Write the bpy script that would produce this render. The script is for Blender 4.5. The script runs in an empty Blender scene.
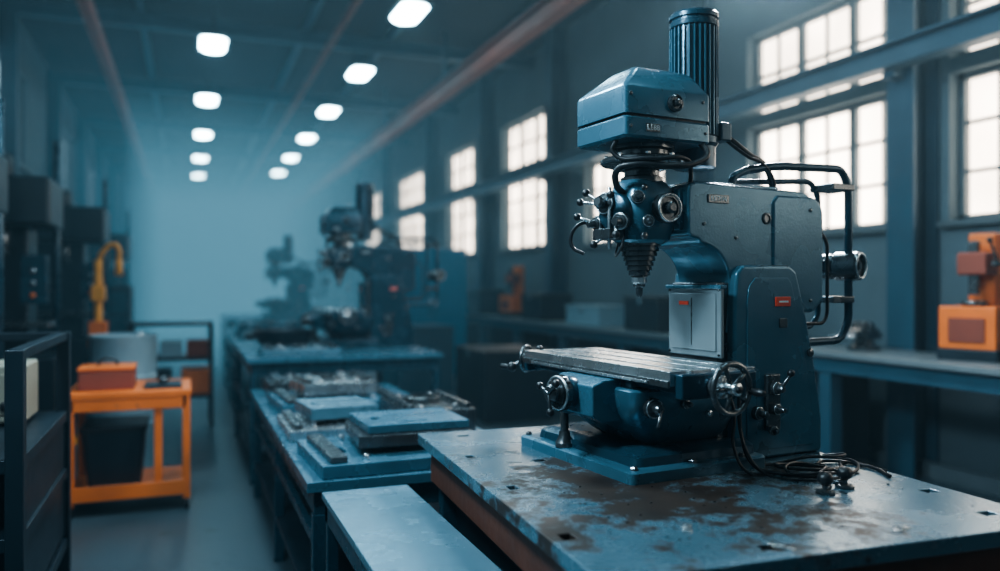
import bpy, bmesh, math, random
from mathutils import Vector, Matrix
random.seed(7)
scene = bpy.context.scene
COL = scene.collection

# ---------------------------------------------------------------- materials
def mat(name, col, rough=0.5, metal=0.0, var=0.25, scale=8.0, bump=0.05, bscale=60, emis=None, estr=0, wear=None):
    m = bpy.data.materials.new(name); m.use_nodes = True
    nt = m.node_tree; N = nt.nodes; L = nt.links
    b = N['Principled BSDF']
    b.inputs['Roughness'].default_value = rough
    b.inputs['Metallic'].default_value = metal
    tc = N.new('ShaderNodeTexCoord')
    nz = N.new('ShaderNodeTexNoise'); nz.inputs['Scale'].default_value = scale; nz.inputs['Detail'].default_value = 6
    L.new(tc.outputs['Object'], nz.inputs['Vector'])
    mx = N.new('ShaderNodeMix'); mx.data_type = 'RGBA'
    mx.inputs[6].default_value = (*[c*(1-var) for c in col], 1)
    mx.inputs[7].default_value = (*[min(1, c*(1+var)) for c in col], 1)
    L.new(nz.outputs['Fac'], mx.inputs[0])
    out = mx.outputs[2]
    if wear:
        n2 = N.new('ShaderNodeTexNoise'); n2.inputs['Scale'].default_value = wear[1]; n2.inputs['Detail'].default_value = 9
        n2.inputs['Roughness'].default_value = 0.7
        L.new(tc.outputs['Object'], n2.inputs['Vector'])
        r = N.new('ShaderNodeValToRGB'); r.color_ramp.elements[0].position = wear[2]; r.color_ramp.elements[1].position = wear[2]+0.08
        L.new(n2.outputs['Fac'], r.inputs['Fac'])
        m2 = N.new('ShaderNodeMix'); m2.data_type = 'RGBA'
        L.new(r.outputs['Color'], m2.inputs[0]); L.new(out, m2.inputs[6]); m2.inputs[7].default_value = (*wear[0], 1)
        out = m2.outputs[2]
    L.new(out, b.inputs['Base Color'])
    mr = N.new('ShaderNodeMapRange'); mr.inputs['To Min'].default_value = max(0.02, rough-0.1); mr.inputs['To Max'].default_value = min(1, rough+0.12)
    L.new(nz.outputs['Fac'], mr.inputs['Value']); L.new(mr.outputs['Result'], b.inputs['Roughness'])
    if bump:
        nb = N.new('ShaderNodeTexNoise'); nb.inputs['Scale'].default_value = bscale; nb.inputs['Detail'].default_value = 3
        L.new(tc.outputs['Object'], nb.inputs['Vector'])
        bp = N.new('ShaderNodeBump'); bp.inputs['Strength'].default_value = bump; bp.inputs['Distance'].default_value = 0.01
        L.new(nb.outputs['Fac'], bp.inputs['Height']); L.new(bp.outputs['Normal'], b.inputs['Normal'])
    if emis:
        b.inputs['Emission Color'].default_value = (*emis, 1); b.inputs['Emission Strength'].default_value = estr
    return m

M = {}
M['blue'] = mat('blue_machine_paint', (0.080, 0.165, 0.225), 0.26, 0.4, 0.22, 6, 0.06, 120, wear=((0.025, 0.035, 0.04), 14, 0.67))
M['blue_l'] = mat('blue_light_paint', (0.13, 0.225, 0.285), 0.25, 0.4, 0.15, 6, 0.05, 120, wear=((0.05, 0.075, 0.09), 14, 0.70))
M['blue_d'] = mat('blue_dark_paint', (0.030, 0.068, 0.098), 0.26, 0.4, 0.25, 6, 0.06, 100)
M['steel'] = mat('ground_steel', (0.52, 0.56, 0.58), 0.25, 0.9, 0.15, 12, 0.03, 150)
M['steel_d'] = mat('dark_steel', (0.14, 0.155, 0.165), 0.25, 0.85, 0.3, 14, 0.05, 120)
M['black'] = mat('black_rubber', (0.012, 0.014, 0.017), 0.40, 0.0, 0.3, 10, 0.05, 80)
M['panel'] = mat('grey_panel', (0.22, 0.265, 0.285), 0.33, 0.4, 0.12, 8, 0.03, 90)
M['red'] = mat('red_plate', (0.65, 0.07, 0.03), 0.4, 0, 0.1)
M['white'] = mat('white_label', (0.6, 0.66, 0.68), 0.5, 0, 0.05)
M['orange'] = mat('orange_paint', (0.70, 0.17, 0.028), 0.45, 0.0, 0.25, 5, 0.05, wear=((0.12, 0.05, 0.03), 9, 0.62))
M['yellow'] = mat('yellow_paint', (0.80, 0.34, 0.04), 0.45, 0, 0.15)
M['beige'] = mat('beige_enamel', (0.26, 0.25, 0.20), 0.5, 0, 0.12)
M['wood'] = mat('brown_board', (0.11, 0.036, 0.018), 0.55, 0, 0.5, 5, 0.2, 30)
M['dark'] = mat('dark_equipment', (0.013, 0.024, 0.034), 0.4, 0.2, 0.4, 4, 0.05)
M['wall'] = mat('wall_plaster', (0.115, 0.155, 0.178), 0.8, 0, 0.3, 1.2, 0.1, 20)
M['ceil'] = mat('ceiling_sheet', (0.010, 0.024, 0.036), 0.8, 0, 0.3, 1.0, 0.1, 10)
M['beam'] = mat('beam_paint', (0.042, 0.09, 0.13), 0.45, 0.1, 0.25, 3)
M['rust'] = mat('rail_rust_paint', (0.24, 0.06, 0.035), 0.6, 0.1, 0.3, 3)
M['frame'] = mat('window_frame', (0.12, 0.145, 0.16), 0.5, 0.1, 0.2)
M['floor'] = mat('floor_concrete', (0.055, 0.08, 0.095), 0.34, 0, 0.4, 1.4, 0.15, 25, wear=((0.03, 0.045, 0.05), 3, 0.6))
M['drum'] = mat('drum_paint', (0.25, 0.36, 0.42), 0.4, 0.2, 0.15)
M['tealbox'] = mat('cabinet_blue', (0.035, 0.16, 0.28), 0.5, 0.1, 0.15)

def emis_mat(name, col, s, var=0.0):
    m = bpy.data.materials.new(name); m.use_nodes = True
    nt = m.node_tree; nt.nodes.clear()
    e = nt.nodes.new('ShaderNodeEmission'); o = nt.nodes.new('ShaderNodeOutputMaterial')
    e.inputs['Color'].default_value = (*col, 1); e.inputs['Strength'].default_value = s
    if var:
        tc = nt.nodes.new('ShaderNodeTexCoord'); nz = nt.nodes.new('ShaderNodeTexNoise'); nz.inputs['Scale'].default_value = 0.8
        mr = nt.nodes.new('ShaderNodeMapRange'); mr.inputs['From Min'].default_value = 0.3; mr.inputs['From Max'].default_value = 0.7
        mr.inputs['To Min'].default_value = s*(1-var); mr.inputs['To Max'].default_value = s*(1+var)
        nt.links.new(tc.outputs['Object'], nz.inputs['Vector']); nt.links.new(nz.outputs['Fac'], mr.inputs['Value'])
        nt.links.new(mr.outputs['Result'], e.inputs['Strength'])
    nt.links.new(e.outputs[0], o.inputs['Surface'])
    return m
M['sky'] = emis_mat('window_daylight_glass', (1.0, 0.87, 0.73), 3.9, 0.35)
M['lamp'] = emis_mat('lamp_diffuser', (0.62, 0.91, 1.0), 24)

# bench top: blue painted steel with oil/rust stains
def bench_mat():
    m = mat('bench_top_steel', (0.12, 0.20, 0.25), 0.24, 0.5, 0.25, 5, 0.05, 90)
    nt = m.node_tree; N = nt.nodes; L = nt.links; b = N['Principled BSDF']
    base = b.inputs['Base Color'].links[0].from_socket
    rsock = b.inputs['Roughness'].links[0].from_socket
    tc = N.new('ShaderNodeTexCoord')
    n1 = N.new('ShaderNodeTexNoise'); n1.inputs['Scale'].default_value = 6.0; n1.inputs['Detail'].default_value = 14; n1.inputs['Roughness'].default_value = 0.74
    L.new(tc.outputs['Object'], n1.inputs['Vector'])
    vm = N.new('ShaderNodeVectorMath'); vm.operation = 'DISTANCE'; vm.inputs[1].default_value = (1.20, 1.90, 0.95)
    L.new(tc.outputs['Object'], vm.inputs[0])
    mr = N.new('ShaderNodeMapRange'); mr.inputs['From Min'].default_value = 0.25; mr.inputs['From Max'].default_value = 0.85
    mr.inputs['To Min'].default_value = 0.11; mr.inputs['To Max'].default_value = -0.10
    L.new(vm.outputs['Value'], mr.inputs['Value'])
    ad = N.new('ShaderNodeMath'); ad.operation = 'ADD'
    L.new(n1.outputs['Fac'], ad.inputs[0]); L.new(mr.outputs['Result'], ad.inputs[1])
    r = N.new('ShaderNodeValToRGB'); r.color_ramp.elements[0].position = 0.515; r.color_ramp.elements[1].position = 0.595
    L.new(ad.outputs[0], r.inputs['Fac'])
    n3 = N.new('ShaderNodeTexNoise'); n3.inputs['Scale'].default_value = 11; n3.inputs['Detail'].default_value = 5
    L.new(tc.outputs['Object'], n3.inputs['Vector'])
    g = N.new('ShaderNodeMix'); g.data_type = 'RGBA'; g.inputs[6].default_value = (0.008, 0.008, 0.009, 1); g.inputs[7].default_value = (0.05, 0.030, 0.021, 1)
    L.new(n3.outputs['Fac'], g.inputs[0])
    mx = N.new('ShaderNodeMix'); mx.data_type = 'RGBA'
    L.new(r.outputs['Color'], mx.inputs[0]); L.new(base, mx.inputs[6]); L.new(g.outputs[2], mx.inputs[7])
    L.new(mx.outputs[2], b.inputs['Base Color'])
    m3 = N.new('ShaderNodeMix'); L.new(r.outputs['Color'], m3.inputs[0]); L.new(rsock, m3.inputs[2]); m3.inputs[3].default_value = 0.48
    L.new(m3.outputs[0], b.inputs['Roughness'])
    inv = N.new('ShaderNodeMath'); inv.operation = 'MULTIPLY_ADD'; inv.inputs[1].default_value = -0.45; inv.inputs[2].default_value = 0.5
    L.new(r.outputs['Color'], inv.inputs[0]); L.new(inv.outputs[0], b.inputs['Metallic'])
    return m
M['bench'] = bench_mat()

# ---------------------------------------------------------------- geometry helpers
def empty(name, loc=(0, 0, 0), rz=0):
    e = bpy.data.objects.new(name, None); COL.objects.link(e)
    e.location = loc; e.rotation_euler = (0, 0, rz); e.empty_display_size = 0.1
    return e

def finish(bm, name, parent, m, bevel=0.0, seg=2, sharp=0.6, smooth=True):
    bmesh.ops.recalc_face_normals(bm, faces=bm.faces)
    for f in bm.faces: f.smooth = smooth
    if not bevel:
        for e in bm.edges:
            if len(e.link_faces) == 2 and e.calc_face_angle(0) > sharp: e.smooth = False
    me = bpy.data.meshes.new(name); bm.to_mesh(me); bm.free()
    me.materials.append(M[m] if isinstance(m, str) else m)
    o = bpy.data.objects.new(name, me); COL.objects.link(o)
    if parent: o.parent = parent
    if bevel:
        bv = o.modifiers.new('bevel', 'BEVEL'); bv.width = bevel; bv.segments = seg; bv.limit_method = 'ANGLE'
        bv.angle_limit = math.radians(35); bv.harden_normals = True
    return o

def box(parent, name, a, b, m, bevel=0.004):
    """a,b opposite corners"""
    bm = bmesh.new(); bmesh.ops.create_cube(bm, size=1)
    c = [(a[i]+b[i])/2 for i in range(3)]; s = [abs(b[i]-a[i]) for i in range(3)]
    for v in bm.verts: v.co = Vector((c[0]+v.co.x*s[0], c[1]+v.co.y*s[1], c[2]+v.co.z*s[2]))
    return finish(bm, name, parent, m, bevel, smooth=bool(bevel))

def lathe(parent, name, prof, loc, axis, m, seg=40, sharp=0.5):
    """prof list of (r, h) along axis"""
    bm = bmesh.new(); q = Vector((0, 0, 1)).rotation_difference(Vector(axis).normalized())
    rings = []
    for r, h in prof:
        if r < 1e-5: rings.append([bm.verts.new(q @ Vector((0, 0, h)) + Vector(loc))])
        else: rings.append([bm.verts.new(q @ Vector((r*math.cos(2*math.pi*i/seg), r*math.sin(2*math.pi*i/seg), h)) + Vector(loc)) for i in range(seg)])
    for A, B in zip(rings[:-1], rings[1:]):
        for i in range(seg):
            j = (i+1) % seg
            if len(A) == 1 and len(B) == 1: continue
            if len(A) == 1: bm.faces.new((A[0], B[i], B[j]))
            elif len(B) == 1: bm.faces.new((A[i], A[j], B[0]))
            else: bm.faces.new((A[i], A[j], B[j], B[i]))
    if len(rings[0]) > 1: bm.faces.new(rings[0])
    if len(rings[-1]) > 1: bm.faces.new(rings[-1])
    return finish(bm, name, parent, m, 0, sharp=sharp)

def cyl(parent, name, p0, p1, r, m, r1=None, seg=28, ch=0.12):
    p0 = Vector(p0); p1 = Vector(p1); d = p1-p0; h = d.length; r1 = r if r1 is None else r1
    c = min(r, r1)*ch
    c = min(c, h*0.3)
    return lathe(parent, name, [(max(r-c, 1e-4), 0), (r, c), (r1, h-c), (max(r1-c, 1e-4), h)], p0, d, m, seg, sharp=0.9)

def prism(parent, name, poly, lo, hi, plane, m, bevel=0.004):
    """poly in 2D; plane 'xz' extrudes y ; 'yz' extrudes x ; 'xy' extrudes z"""
    bm = bmesh.new()
    def P(p, t):
        return {'xz': (p[0], t, p[1]), 'yz': (t, p[0], p[1]), 'xy': (p[0], p[1], t)}[plane]
    A = [bm.verts.new(P(p, lo)) for p in poly]; B = [bm.verts.new(P(p, hi)) for p in poly]
    n = len(poly)
    for i in range(n):
        j = (i+1) % n; bm.faces.new((A[i], A[j], B[j], B[i]))
    bm.faces.new(A); bm.faces.new(B[::-1])
    return finish(bm, name, parent, m, bevel)

def arc(cx, cz, r, a0, a1, n=8):
    return [(cx+r*math.cos(math.radians(a0+(a1-a0)*i/n)), cz+r*math.sin(math.radians(a0+(a1-a0)*i/n))) for i in range(n+1)]

def loft(parent, name, secs, m, n=6, bevel=0):
    """secs: (z,x0,x1,y0,y1,r)"""
    bm = bmesh.new(); rings = []
    for z, x0, x1, y0, y1, r in secs:
        r = min(r, abs(x1-x0)/2-1e-4, abs(y1-y0)/2-1e-4); pts = []
        for cx, cy, a in ((x1-r, y1-r, 0), (x0+r, y1-r, 90), (x0+r, y0+r, 180), (x1-r, y0+r, 270)):
            pts += arc(cx, cy, r, a, a+90, n)
        rings.append([bm.verts.new((p[0], p[1], z)) for p in pts])
    k = len(rings[0])
    for A, B in zip(rings[:-1], rings[1:]):
        for i in range(k):
            j = (i+1) % k; bm.faces.new((A[i], A[j], B[j], B[i]))
    bm.faces.new(rings[0]); bm.faces.new(rings[-1])
    return finish(bm, name, parent, m, bevel, sharp=0.5)

def tube(parent, name, pts, r, m, smooth=True, res=10):
    cu = bpy.data.curves.new(name, 'CURVE'); cu.dimensions = '3D'; cu.bevel_depth = r; cu.bevel_resolution = 4; cu.resolution_u = res
    cu.use_fill_caps = True
    if smooth:
        sp = cu.splines.new('BEZIER'); sp.bezier_points.add(len(pts)-1)
        for bp, p in zip(sp.bezier_points, pts):
            bp.co = p; bp.handle_left_type = bp.handle_right_type = 'AUTO'
    else:
        P = [Vector(p) for p in pts]; out = [P[0]]
        for i in range(1, len(P)-1):
            a = (P[i-1]-P[i]); b = (P[i+1]-P[i]); rr = min(r*4, a.length*0.45, b.length*0.45)
            s = P[i]+a.normalized()*rr; e = P[i]+b.normalized()*rr
            for k in range(7):
                t = k/6; out.append(s*(1-t)**2+P[i]*2*t*(1-t)+e*t*t)
        out.append(P[-1])
        sp = cu.splines.new('POLY'); sp.points.add(len(out)-1)
        for q, p in zip(sp.points, out): q.co = (*p, 1)
    cu.materials.append(M[m])
    o = bpy.data.objects.new(name, cu); COL.objects.link(o)
    if parent: o.parent = parent
    return o

def torus(parent, name, loc, axis, R, r, m, seg=48, rs=12):
    bm = bmesh.new(); q = Vector((0, 0, 1)).rotation_difference(Vector(axis).normalized()); rings = []
    for i in range(seg):
        a = 2*math.pi*i/seg
        rings.append([bm.verts.new(q @ Vector(((R+r*math.cos(b))*math.cos(a), (R+r*math.cos(b))*math.sin(a), r*math.sin(b))) + Vector(loc)) for b in [2*math.pi*k/rs for k in range(rs)]])
    for i in range(seg):
        A = rings[i]; B = rings[(i+1) % seg]
        for k in range(rs):
            l = (k+1) % rs; bm.faces.new((A[k], B[k], B[l], A[l]))
    return finish(bm, name, parent, m, 0, sharp=3)

def ball(parent, name, loc, r, m, sc=(1, 1, 1)):
    bm = bmesh.new(); bmesh.ops.create_uvsphere(bm, u_segments=20, v_segments=12, radius=r)
    for v in bm.verts: v.co = Vector((v.co.x*sc[0], v.co.y*sc[1], v.co.z*sc[2])) + Vector(loc)
    return finish(bm, name, parent, m, 0, sharp=3)

def label_text(parent, name, txt, loc, size, m, rot):
    cu = bpy.data.curves.new(name, 'FONT'); cu.body = txt; cu.size = size; cu.extrude = 0.0008
    cu.align_x = 'CENTER'; cu.align_y = 'CENTER'; cu.materials.append(M[m])
    o = bpy.data.objects.new(name, cu); COL.objects.link(o); o.parent = parent; o.location = loc; o.rotation_euler = rot
    return o

def handwheel(parent, name, c, axis, R, m='steel_d', spokes=5, handle=True, sh=0.06):
    c = Vector(c); ax = Vector(axis).normalized()
    torus(parent, name+'_rim', c, ax, R, R*0.13, m)
    u = ax.orthogonal().normalized(); w = ax.cross(u)
    cyl(parent, name+'_hub', c-ax*R*0.25, c+ax*R*0.38, R*0.27, 'steel')
    cyl(parent, name+'_hubcap', c+ax*R*0.36, c+ax*R*0.5, R*0.14, 'black')
    for i in range(spokes):
        a = 2*math.pi*i/spokes+0.5
        d = u*math.cos(a)+w*math.sin(a)
        cyl(parent, name+'_spoke_%d' % i, c+d*R*0.2, c+d*R*0.97, R*0.10, m, seg=12)
    if handle:
        d = (u*math.cos(2.2)+w*math.sin(2.2))*R*0.95
        lathe(parent, name+'_grip', [(R*.07, 0), (R*.13, R*.15), (R*.17, R*.5), (R*.12, R*.8), (R*.05, R*.88)], c+d, ax, 'black', 16, 2)
    if sh: cyl(parent, name+'_shaft', c-ax*sh, c, R*0.16, 'steel')

def knob(parent, name, c, axis, r, L, m='steel_d'):
    ax = Vector(axis).normalized(); c = Vector(c)
    lathe(parent, name, [(r*.6, -L*.3), (r*.6, 0), (r, .01*L), (r, L*.35), (r*.8, L*.4), (r*.8, L*.5), (r*.55, L*.52), (r*.55, L*.85), (r*.4, L)], c, ax, m, 28)
    torus(parent, name+'_ring', c+ax*L*.36, ax, r*.93, r*.09, 'steel', 28, 8)
    u = ax.orthogonal().normalized(); w = ax.cross(u)
    bm = bmesh.new()
    for i in range(20):
        a = 2*math.pi*i/20; d = u*math.cos(a)+w*math.sin(a); t = ax.cross(d)
        p = c+d*r*1.0+ax*L*.18
        mtx = Matrix((( *d[:], ), ( *t[:], ), ( *ax[:], ))).transposed()
        r_ = bmesh.ops.create_cube(bm, size=1)
        for v in r_['verts']:
            v.co = p + mtx @ Vector((v.co.x*r*.12, v.co.y*r*.14, v.co.z*L*.28))
    finish(bm, name+'_knurl', parent, m, 0)

# ---------------------------------------------------------------- milling machine
def build_mill(loc, rz):
    E = empty('milling_machine', loc, rz); p = E
    # base
    loft(p, 'base_plate', [(0, -.205, .30, -.24, .41, .02), (.030, -.205, .30, -.24, .41, .02), (.036, -.195, .30, -.23, .40, .02)], 'blue')
    loft(p, 'base_step', [(.036, -.165, .30, -.20, .36, .03), (.060, -.160, .30, -.195, .355, .03), (.075, -.13, .30, -.165, .33, .04)], 'blue_d')
    for i, (x, y) in enumerate([(-.18, -.215), (-.18, .385), (.03, -.215), (.22, -.215)]):
        lathe(p, 'base_bolt_%d' % i, [(.012, 0), (.012, .008), (.009, .012), (.005, .013)], (x, y, .034), (0, 0, 1), 'steel_d', 6)
    # column lower
    prism(p, 'column_lower', [(.25, 0), (.635, 0), (.635, .11), (.605, .28), (.57, .43), (.52, .595), (.49, .615), (.29, .615), (.262, .59), (.25, .50)], -.15, .15, 'xz', 'blue', .012)
    prism(p, 'column_side_rib', [(.30, .03), (.59, .03), (.59, .11), (.56, .28), (.53, .42), (.49, .56), (.475, .575), (.335, .575), (.31, .55), (.30, .5)], -.154, -.149, 'xz', 'blue', .003)
    # C frame upper arm
    poly = [(.24, .40), (.56, .40), (.565, .45), (.60, .47)] + arc(.565, .795, .065, 0, 90, 8) + [(.12, .868), (.095, .86), (.09, .84), (.09, .71)] + [(.10, .698)] + [(.13, .692)] + arc(.13, .555, .125, 85, 5, 10)
    prism(p, 'overarm_frame', poly, -.125, .125, 'xz', 'blue', .014)
    prism(p, 'rear_gearbox', [(.43, .46), (.62, .46), (.665, .50)] + arc(.605, .785, .06, 0, 90, 6) + [(.45, .845), (.43, .82)], -.132, .15, 'xz', 'blue', .012)
    box(p, 'ram_top_cover', (.14, -.09, .864), (.5, .09, .876), 'blue_l', .005)
    # dovetail ways + light panel on column front
    box(p, 'column_ways', (.205, -.12, .06), (.256, .095, .56), 'steel_d', .005)
    box(p, 'way_cover_panel', (.196, -.15, .325), (.21, .10, .545), 'panel', .004)
    box(p, 'way_cover_face', (.1925, -.130, .345), (.1965, .080, .525), 'panel', .0015)
    box(p, 'way_cover_seam', (.1915, -.020, .36), (.1930, -.017, .51), 'steel_d', 0)
    box(p, 'way_cover_tag', (.1905, -.005, .488), (.1935, .04, .500), 'red', 0)
    box(p, 'way_cover_rim', (.188, -.157, .54), (.215, .107, .552), 'blue', .003)
    for i, z in enumerate((.335, .535)):
        for k, y in enumerate((-.142, .092)):
            cyl(p, 'panel_screw_%d_%d' % (i, k), (.198, y, z), (.192, y, z), .004, 'steel_d', seg=10)
    # knee / belly
    loft(p, 'knee_casting', [(.068, -.04, .26, -.10, .16, .05), (.09, -.075, .26, -.125, .19, .06), (.13, -.115, .26, -.155, .23, .06), (.175, -.145, .26, -.18, .26, .05), (.21, -.155, .26, -.19, .27, .04), (.245, -.158, .26, -.19, .27, .03), (.252, -.15, .26, -.182, .262, .03)], 'blue')
    loft(p, 'saddle', [(.248, -.135, .20, -.15, .21, .01), (.282, -.125, .20, -.13, .19, .01)], 'blue_d')
    prism(p, 'saddle_apron', [(-.235, .17), (-.20, .15), (-.13, .15), (-.13, .275), (-.19, .275), (-.235, .258)], -.09, .15, 'xz', 'blue', .006)
    # table with T slots, extruded along y
    zt = .320; w = .152
    sec = [(-w, .280), (-w, zt)]
    for sx in (-.09, 0, .09):
        sec += [(sx-.009, zt), (sx-.009, zt-.012), (sx-.017, zt-.012), (sx-.017, zt-.022), (sx+.017, zt-.022), (sx+.017, zt-.012), (sx+.009, zt-.012), (sx+.009, zt)]
    sec += [(w, zt), (w, .280)]
    prism(p, 'work_table', sec, -.335, .47, 'xz', 'steel', .0015)
    box(p, 'table_front_rail', (-w-.006, -.335, .276), (-w+.001, .47, .295), 'steel_d', .002)
    box(p, 'table_underside', (-.12, -.32, .257), (.12, .455, .282), 'blue_d', .004)
    box(p, 'table_end_bracket', (-.135, -.365, .245), (.13, -.333, .313), 'blue_d', .006)
    box(p, 'table_end_bracket_far', (-.14, .468, .245), (.13, .495, .313), 'blue_d', .006)
    box(p, 'table_trip_rail', (-w-.012, -.25, .280), (-w-.003, .40, .288), 'steel', .001)
    # handwheels
    handwheel(p, 'traverse_wheel', (-.02, -.425, .277), (0.05, -1, 0), .066, sh=.065)
    cyl(p, 'traverse_dial', (-.02, -.365, .277), (-.02, -.395, .277), .032, 'steel')
    # far end crank
    c = Vector((-.10, .545, .282))
    cyl(p, 'crank_shaft', (-.10, .49, .282), c, .014, 'steel_d')
    cyl(p, 'crank_dial', (-.10, .495, .282), (-.10, .515, .282), .034, 'steel_d')
    torus(p, 'crank_rim', c, (-.6, 1, 0), .045, .007, 'steel_d', 32, 8)
    cyl(p, 'crank_bar', c+Vector((-.055, 0, -.025)), c+Vector((.05, 0, .03)), .008, 'steel_d', seg=12)
    ball(p, 'crank_hub', c, .02, 'steel_d'); ball(p, 'crank_ball_a', c+Vector((-.06, 0, -.028)), .018, 'black'); ball(p, 'crank_ball_b', c+Vector((.055, 0, .033)), .014, 'black')
    cyl(p, 'crank_grip', c+Vector((-.06, 0, -.028)), c+Vector((-.085, .04, -.028)), .010, 'black')
    # front feed
    cyl(p, 'feed_bearing', (-.22, .03, .228), (-.262, .03, .228), .048, 'blue_d')
    knob(p, 'feed_dial', (-.262, .03, .228), (-1, -.12, 0), .052, .055)
    cc = Vector((-.315, .022, .228))
    for i, a in enumerate((20, 140, 260)):
        d = Vector((0, math.cos(math.radians(a)), math.sin(math.radians(a))))
        cyl(p, 'feed_arm_%d' % i, cc, cc+d*.052, .006, 'steel_d', seg=10)
        ball(p, 'feed_ball_%d' % i, cc+d*.055, .012, 'black')
    # elevating crank on base front
    cyl(p, 'elevating_post', (-.175, .16, .036), (-.175, .16, .17), .013, 'steel_d')
    lathe(p, 'elevating_foot', [(.03, 0), (.03, .012), (.02, .03), (.016, .05)], (-.175, .16, .036), (0, 0, 1), 'steel_d')
    cyl(p, 'elevating_link', (-.175, .16, .165), (-.235, .06, .20), .009, 'steel_d')
    # knobs on knee side
    knob(p, 'knee_lock', (-.10, -.19, .20), (-.1, -1, 0), .028, .05)
    knob(p, 'saddle_lock', (.02, -.188, .205), (0, -1, 0), .014, .035)
    cyl(p, 'knee_lever', (-.10, -.235, .20), (-.125, -.25, .155), .005, 'steel_d', seg=10)
    cyl(p, 'oil_nipple', (.11, -.188, .17), (.11, -.20, .17), .01, 'steel', seg=12)
    # column side fittings
    box(p, 'lever_plate', (.37, -.168, .09), (.43, -.152, .27), 'steel_d', .006)
    knob(p, 'speed_knob_a', (.40, -.168, .225), (0, -1, 0), .02, .04)
    knob(p, 'speed_knob_b', (.40, -.168, .16), (0, -1, 0), .017, .045)
    cyl(p, 'speed_lever', (.40, -.195, .225), (.425, -.21, .27), .006, 'steel_d', seg=10); ball(p, 'speed_lever_ball', (.427, -.211, .275), .012, 'black')
    cyl(p, 'coolant_tap', (.375, -.168, .10), (.36, -.20, .10), .010, 'steel'); knob(p, 'coolant_knob', (.36, -.20, .10), (-.3, -1, 0), .014, .03)
    knob(p, 'base_clamp', (.335, -.155, .15), (0, -1, .0), .02, .05)
    cyl(p, 'rear_port', (.575, -.152, .33), (.575, -.158, .33), .014, 'steel_d')
    # caps, plates
    lathe(p, 'arm_cap', [(.019, 0), (.019, .006), (.013, .008), (.013, .004), (.0, .004)], (.41, -.122, .765), (0, -1, 0), 'steel_d', 24)
    for i, (x, z) in enumerate([(.15, .74), (.60, .80), (.60, .50), (.28, .70)]):
        cyl(p, 'arm_screw_%d' % i, (x, -.122, z), (x, -.129 if x < .5 else -.136, z), .006, 'steel_d', seg=10)
    box(p, 'name_plate', (.165, -.129, .805), (.25, -.122, .832), 'steel_d', .002)
    label_text(p, 'name_plate_text', 'LETFN', (.2075, -.1295, .8185), .022, 'white', (math.pi/2, 0, 0))
    box(p, 'red_plate', (.418, -.160, .483), (.482, -.153, .514), 'red', .002)
    box(p, 'red_plate_line', (.430, -.1612, .4955), (.470, -.1598, .5015), 'white', 0)
    box(p, 'spec_plate', (.435, -.159, .415), (.468, -.153, .445), 'steel_d', .002)
    # head / quill
    cyl(p, 'head_mount', (.10, 0, .78), (.05, 0, .78), .082, 'blue_d', seg=40)
    loft(p, 'head_casting', [(.675, -.055, .06, -.06, .06, .05), (.69, -.07, .085, -.075, .075, .05), (.74, -.078, .095, -.082, .082, .04), (.82, -.078, .095, -.082, .082, .04), (.86, -.07, .085, -.072, .072, .05), (.875, -.06, .07, -.06, .06, .05)], 'blue')
    lathe(p, 'neck', [(.062, .865), (.066, .87), (.066, .885), (.055, .89), (.055, .905), (.072, .91), (.072, .922), (.125, .926), (.13, .931), (.13, .94), (.12, .945), (.085, .95), (.085, .965), (.10, .97), (.10, .985)], (.01, 0, 0), (0, 0, 1), 'steel_d', 44)
    for i in range(8):
        a = math.pi*2*i/8+.3
        lathe(p, 'flange_bolt_%d' % i, [(.009, 0), (.009, .009), (.006, .011)], (.01+.11*math.cos(a), .11*math.sin(a), .943), (0, 0, 1), 'steel', 6)
    # spindle nose
    prof = [(.062, 0)]
    z = 0; r = .066
    for i in range(7):
        prof += [(r, -z), (r, -z-.010), (r-.008, -z-.012), (r-.008, -z-.015)]; z += .015; r -= .0055
    prof += [(.02, -z), (.018, -z-.03), (.011, -z-.034), (.010, -z-.055), (.004, -z-.065)]
    lathe(p, 'spindle_nose', prof, (0, 0, .682), (0, 0, 1), 'steel_d', 36)
    lathe(p, 'collet', [(.024, 0), (.024, -.016), (.016, -.022)], (0, 0, .575), (0, 0, 1), 'steel', 24)
    # near dial on head
    lathe(p, 'quill_dial', [(.045, 0), (.045, .03), (.04, .035), (.032, .035), (.030, .028), (.018, .028), (.018, .045), (.012, .05), (0, .05)], (.03, -.078, .785), (0, -1, 0), 'steel_d', 36)
    torus(p, 'quill_dial_ring', (.03, -.113, .785), (0, -1, 0), .041, .004, 'steel')
    box(p, 'dial_bracket', (.075, -.10, .72), (.10, -.07, .85), 'blue', .005)
    cyl(p, 'head_bolt_a', (-.045, -.08, .70), (-.045, -.09, .70), .012, 'steel_d', seg=6)
    cyl(p, 'head_bolt_b', (-.045, -.08, .845), (-.045, -.09, .845), .010, 'steel_d', seg=6)
    # left cluster of levers
    cyl(p, 'feed_box', (-.07, 0, .775), (-.11, -.01, .775), .06, 'blue_d', seg=36)
    knob(p, 'feed_select_a', (-.105, .015, .80), (-1, -.25, .1), .034, .055)
    knob(p, 'feed_select_b', (-.095, -.045, .745), (-1, -.5, -.1), .026, .055)
    knob(p, 'feed_select_c', (-.10, .06, .745), (-1, .1, -.1), .024, .05)
    knob(p, 'feed_select_d', (-.06, -.07, .815), (-.6, -1, .1), .020, .045)
    knob(p, 'feed_select_e', (-.03, -.08, .745), (-.3, -1, 0), .018, .03)
    box(p, 'trip_block', (-.135, -.03, .69), (-.075, .06, .725), 'steel_d', .005)
    cyl(p, 'trip_rod', (-.12, -.01, .66), (-.12, -.01, .85), .006, 'steel', seg=12)
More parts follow.
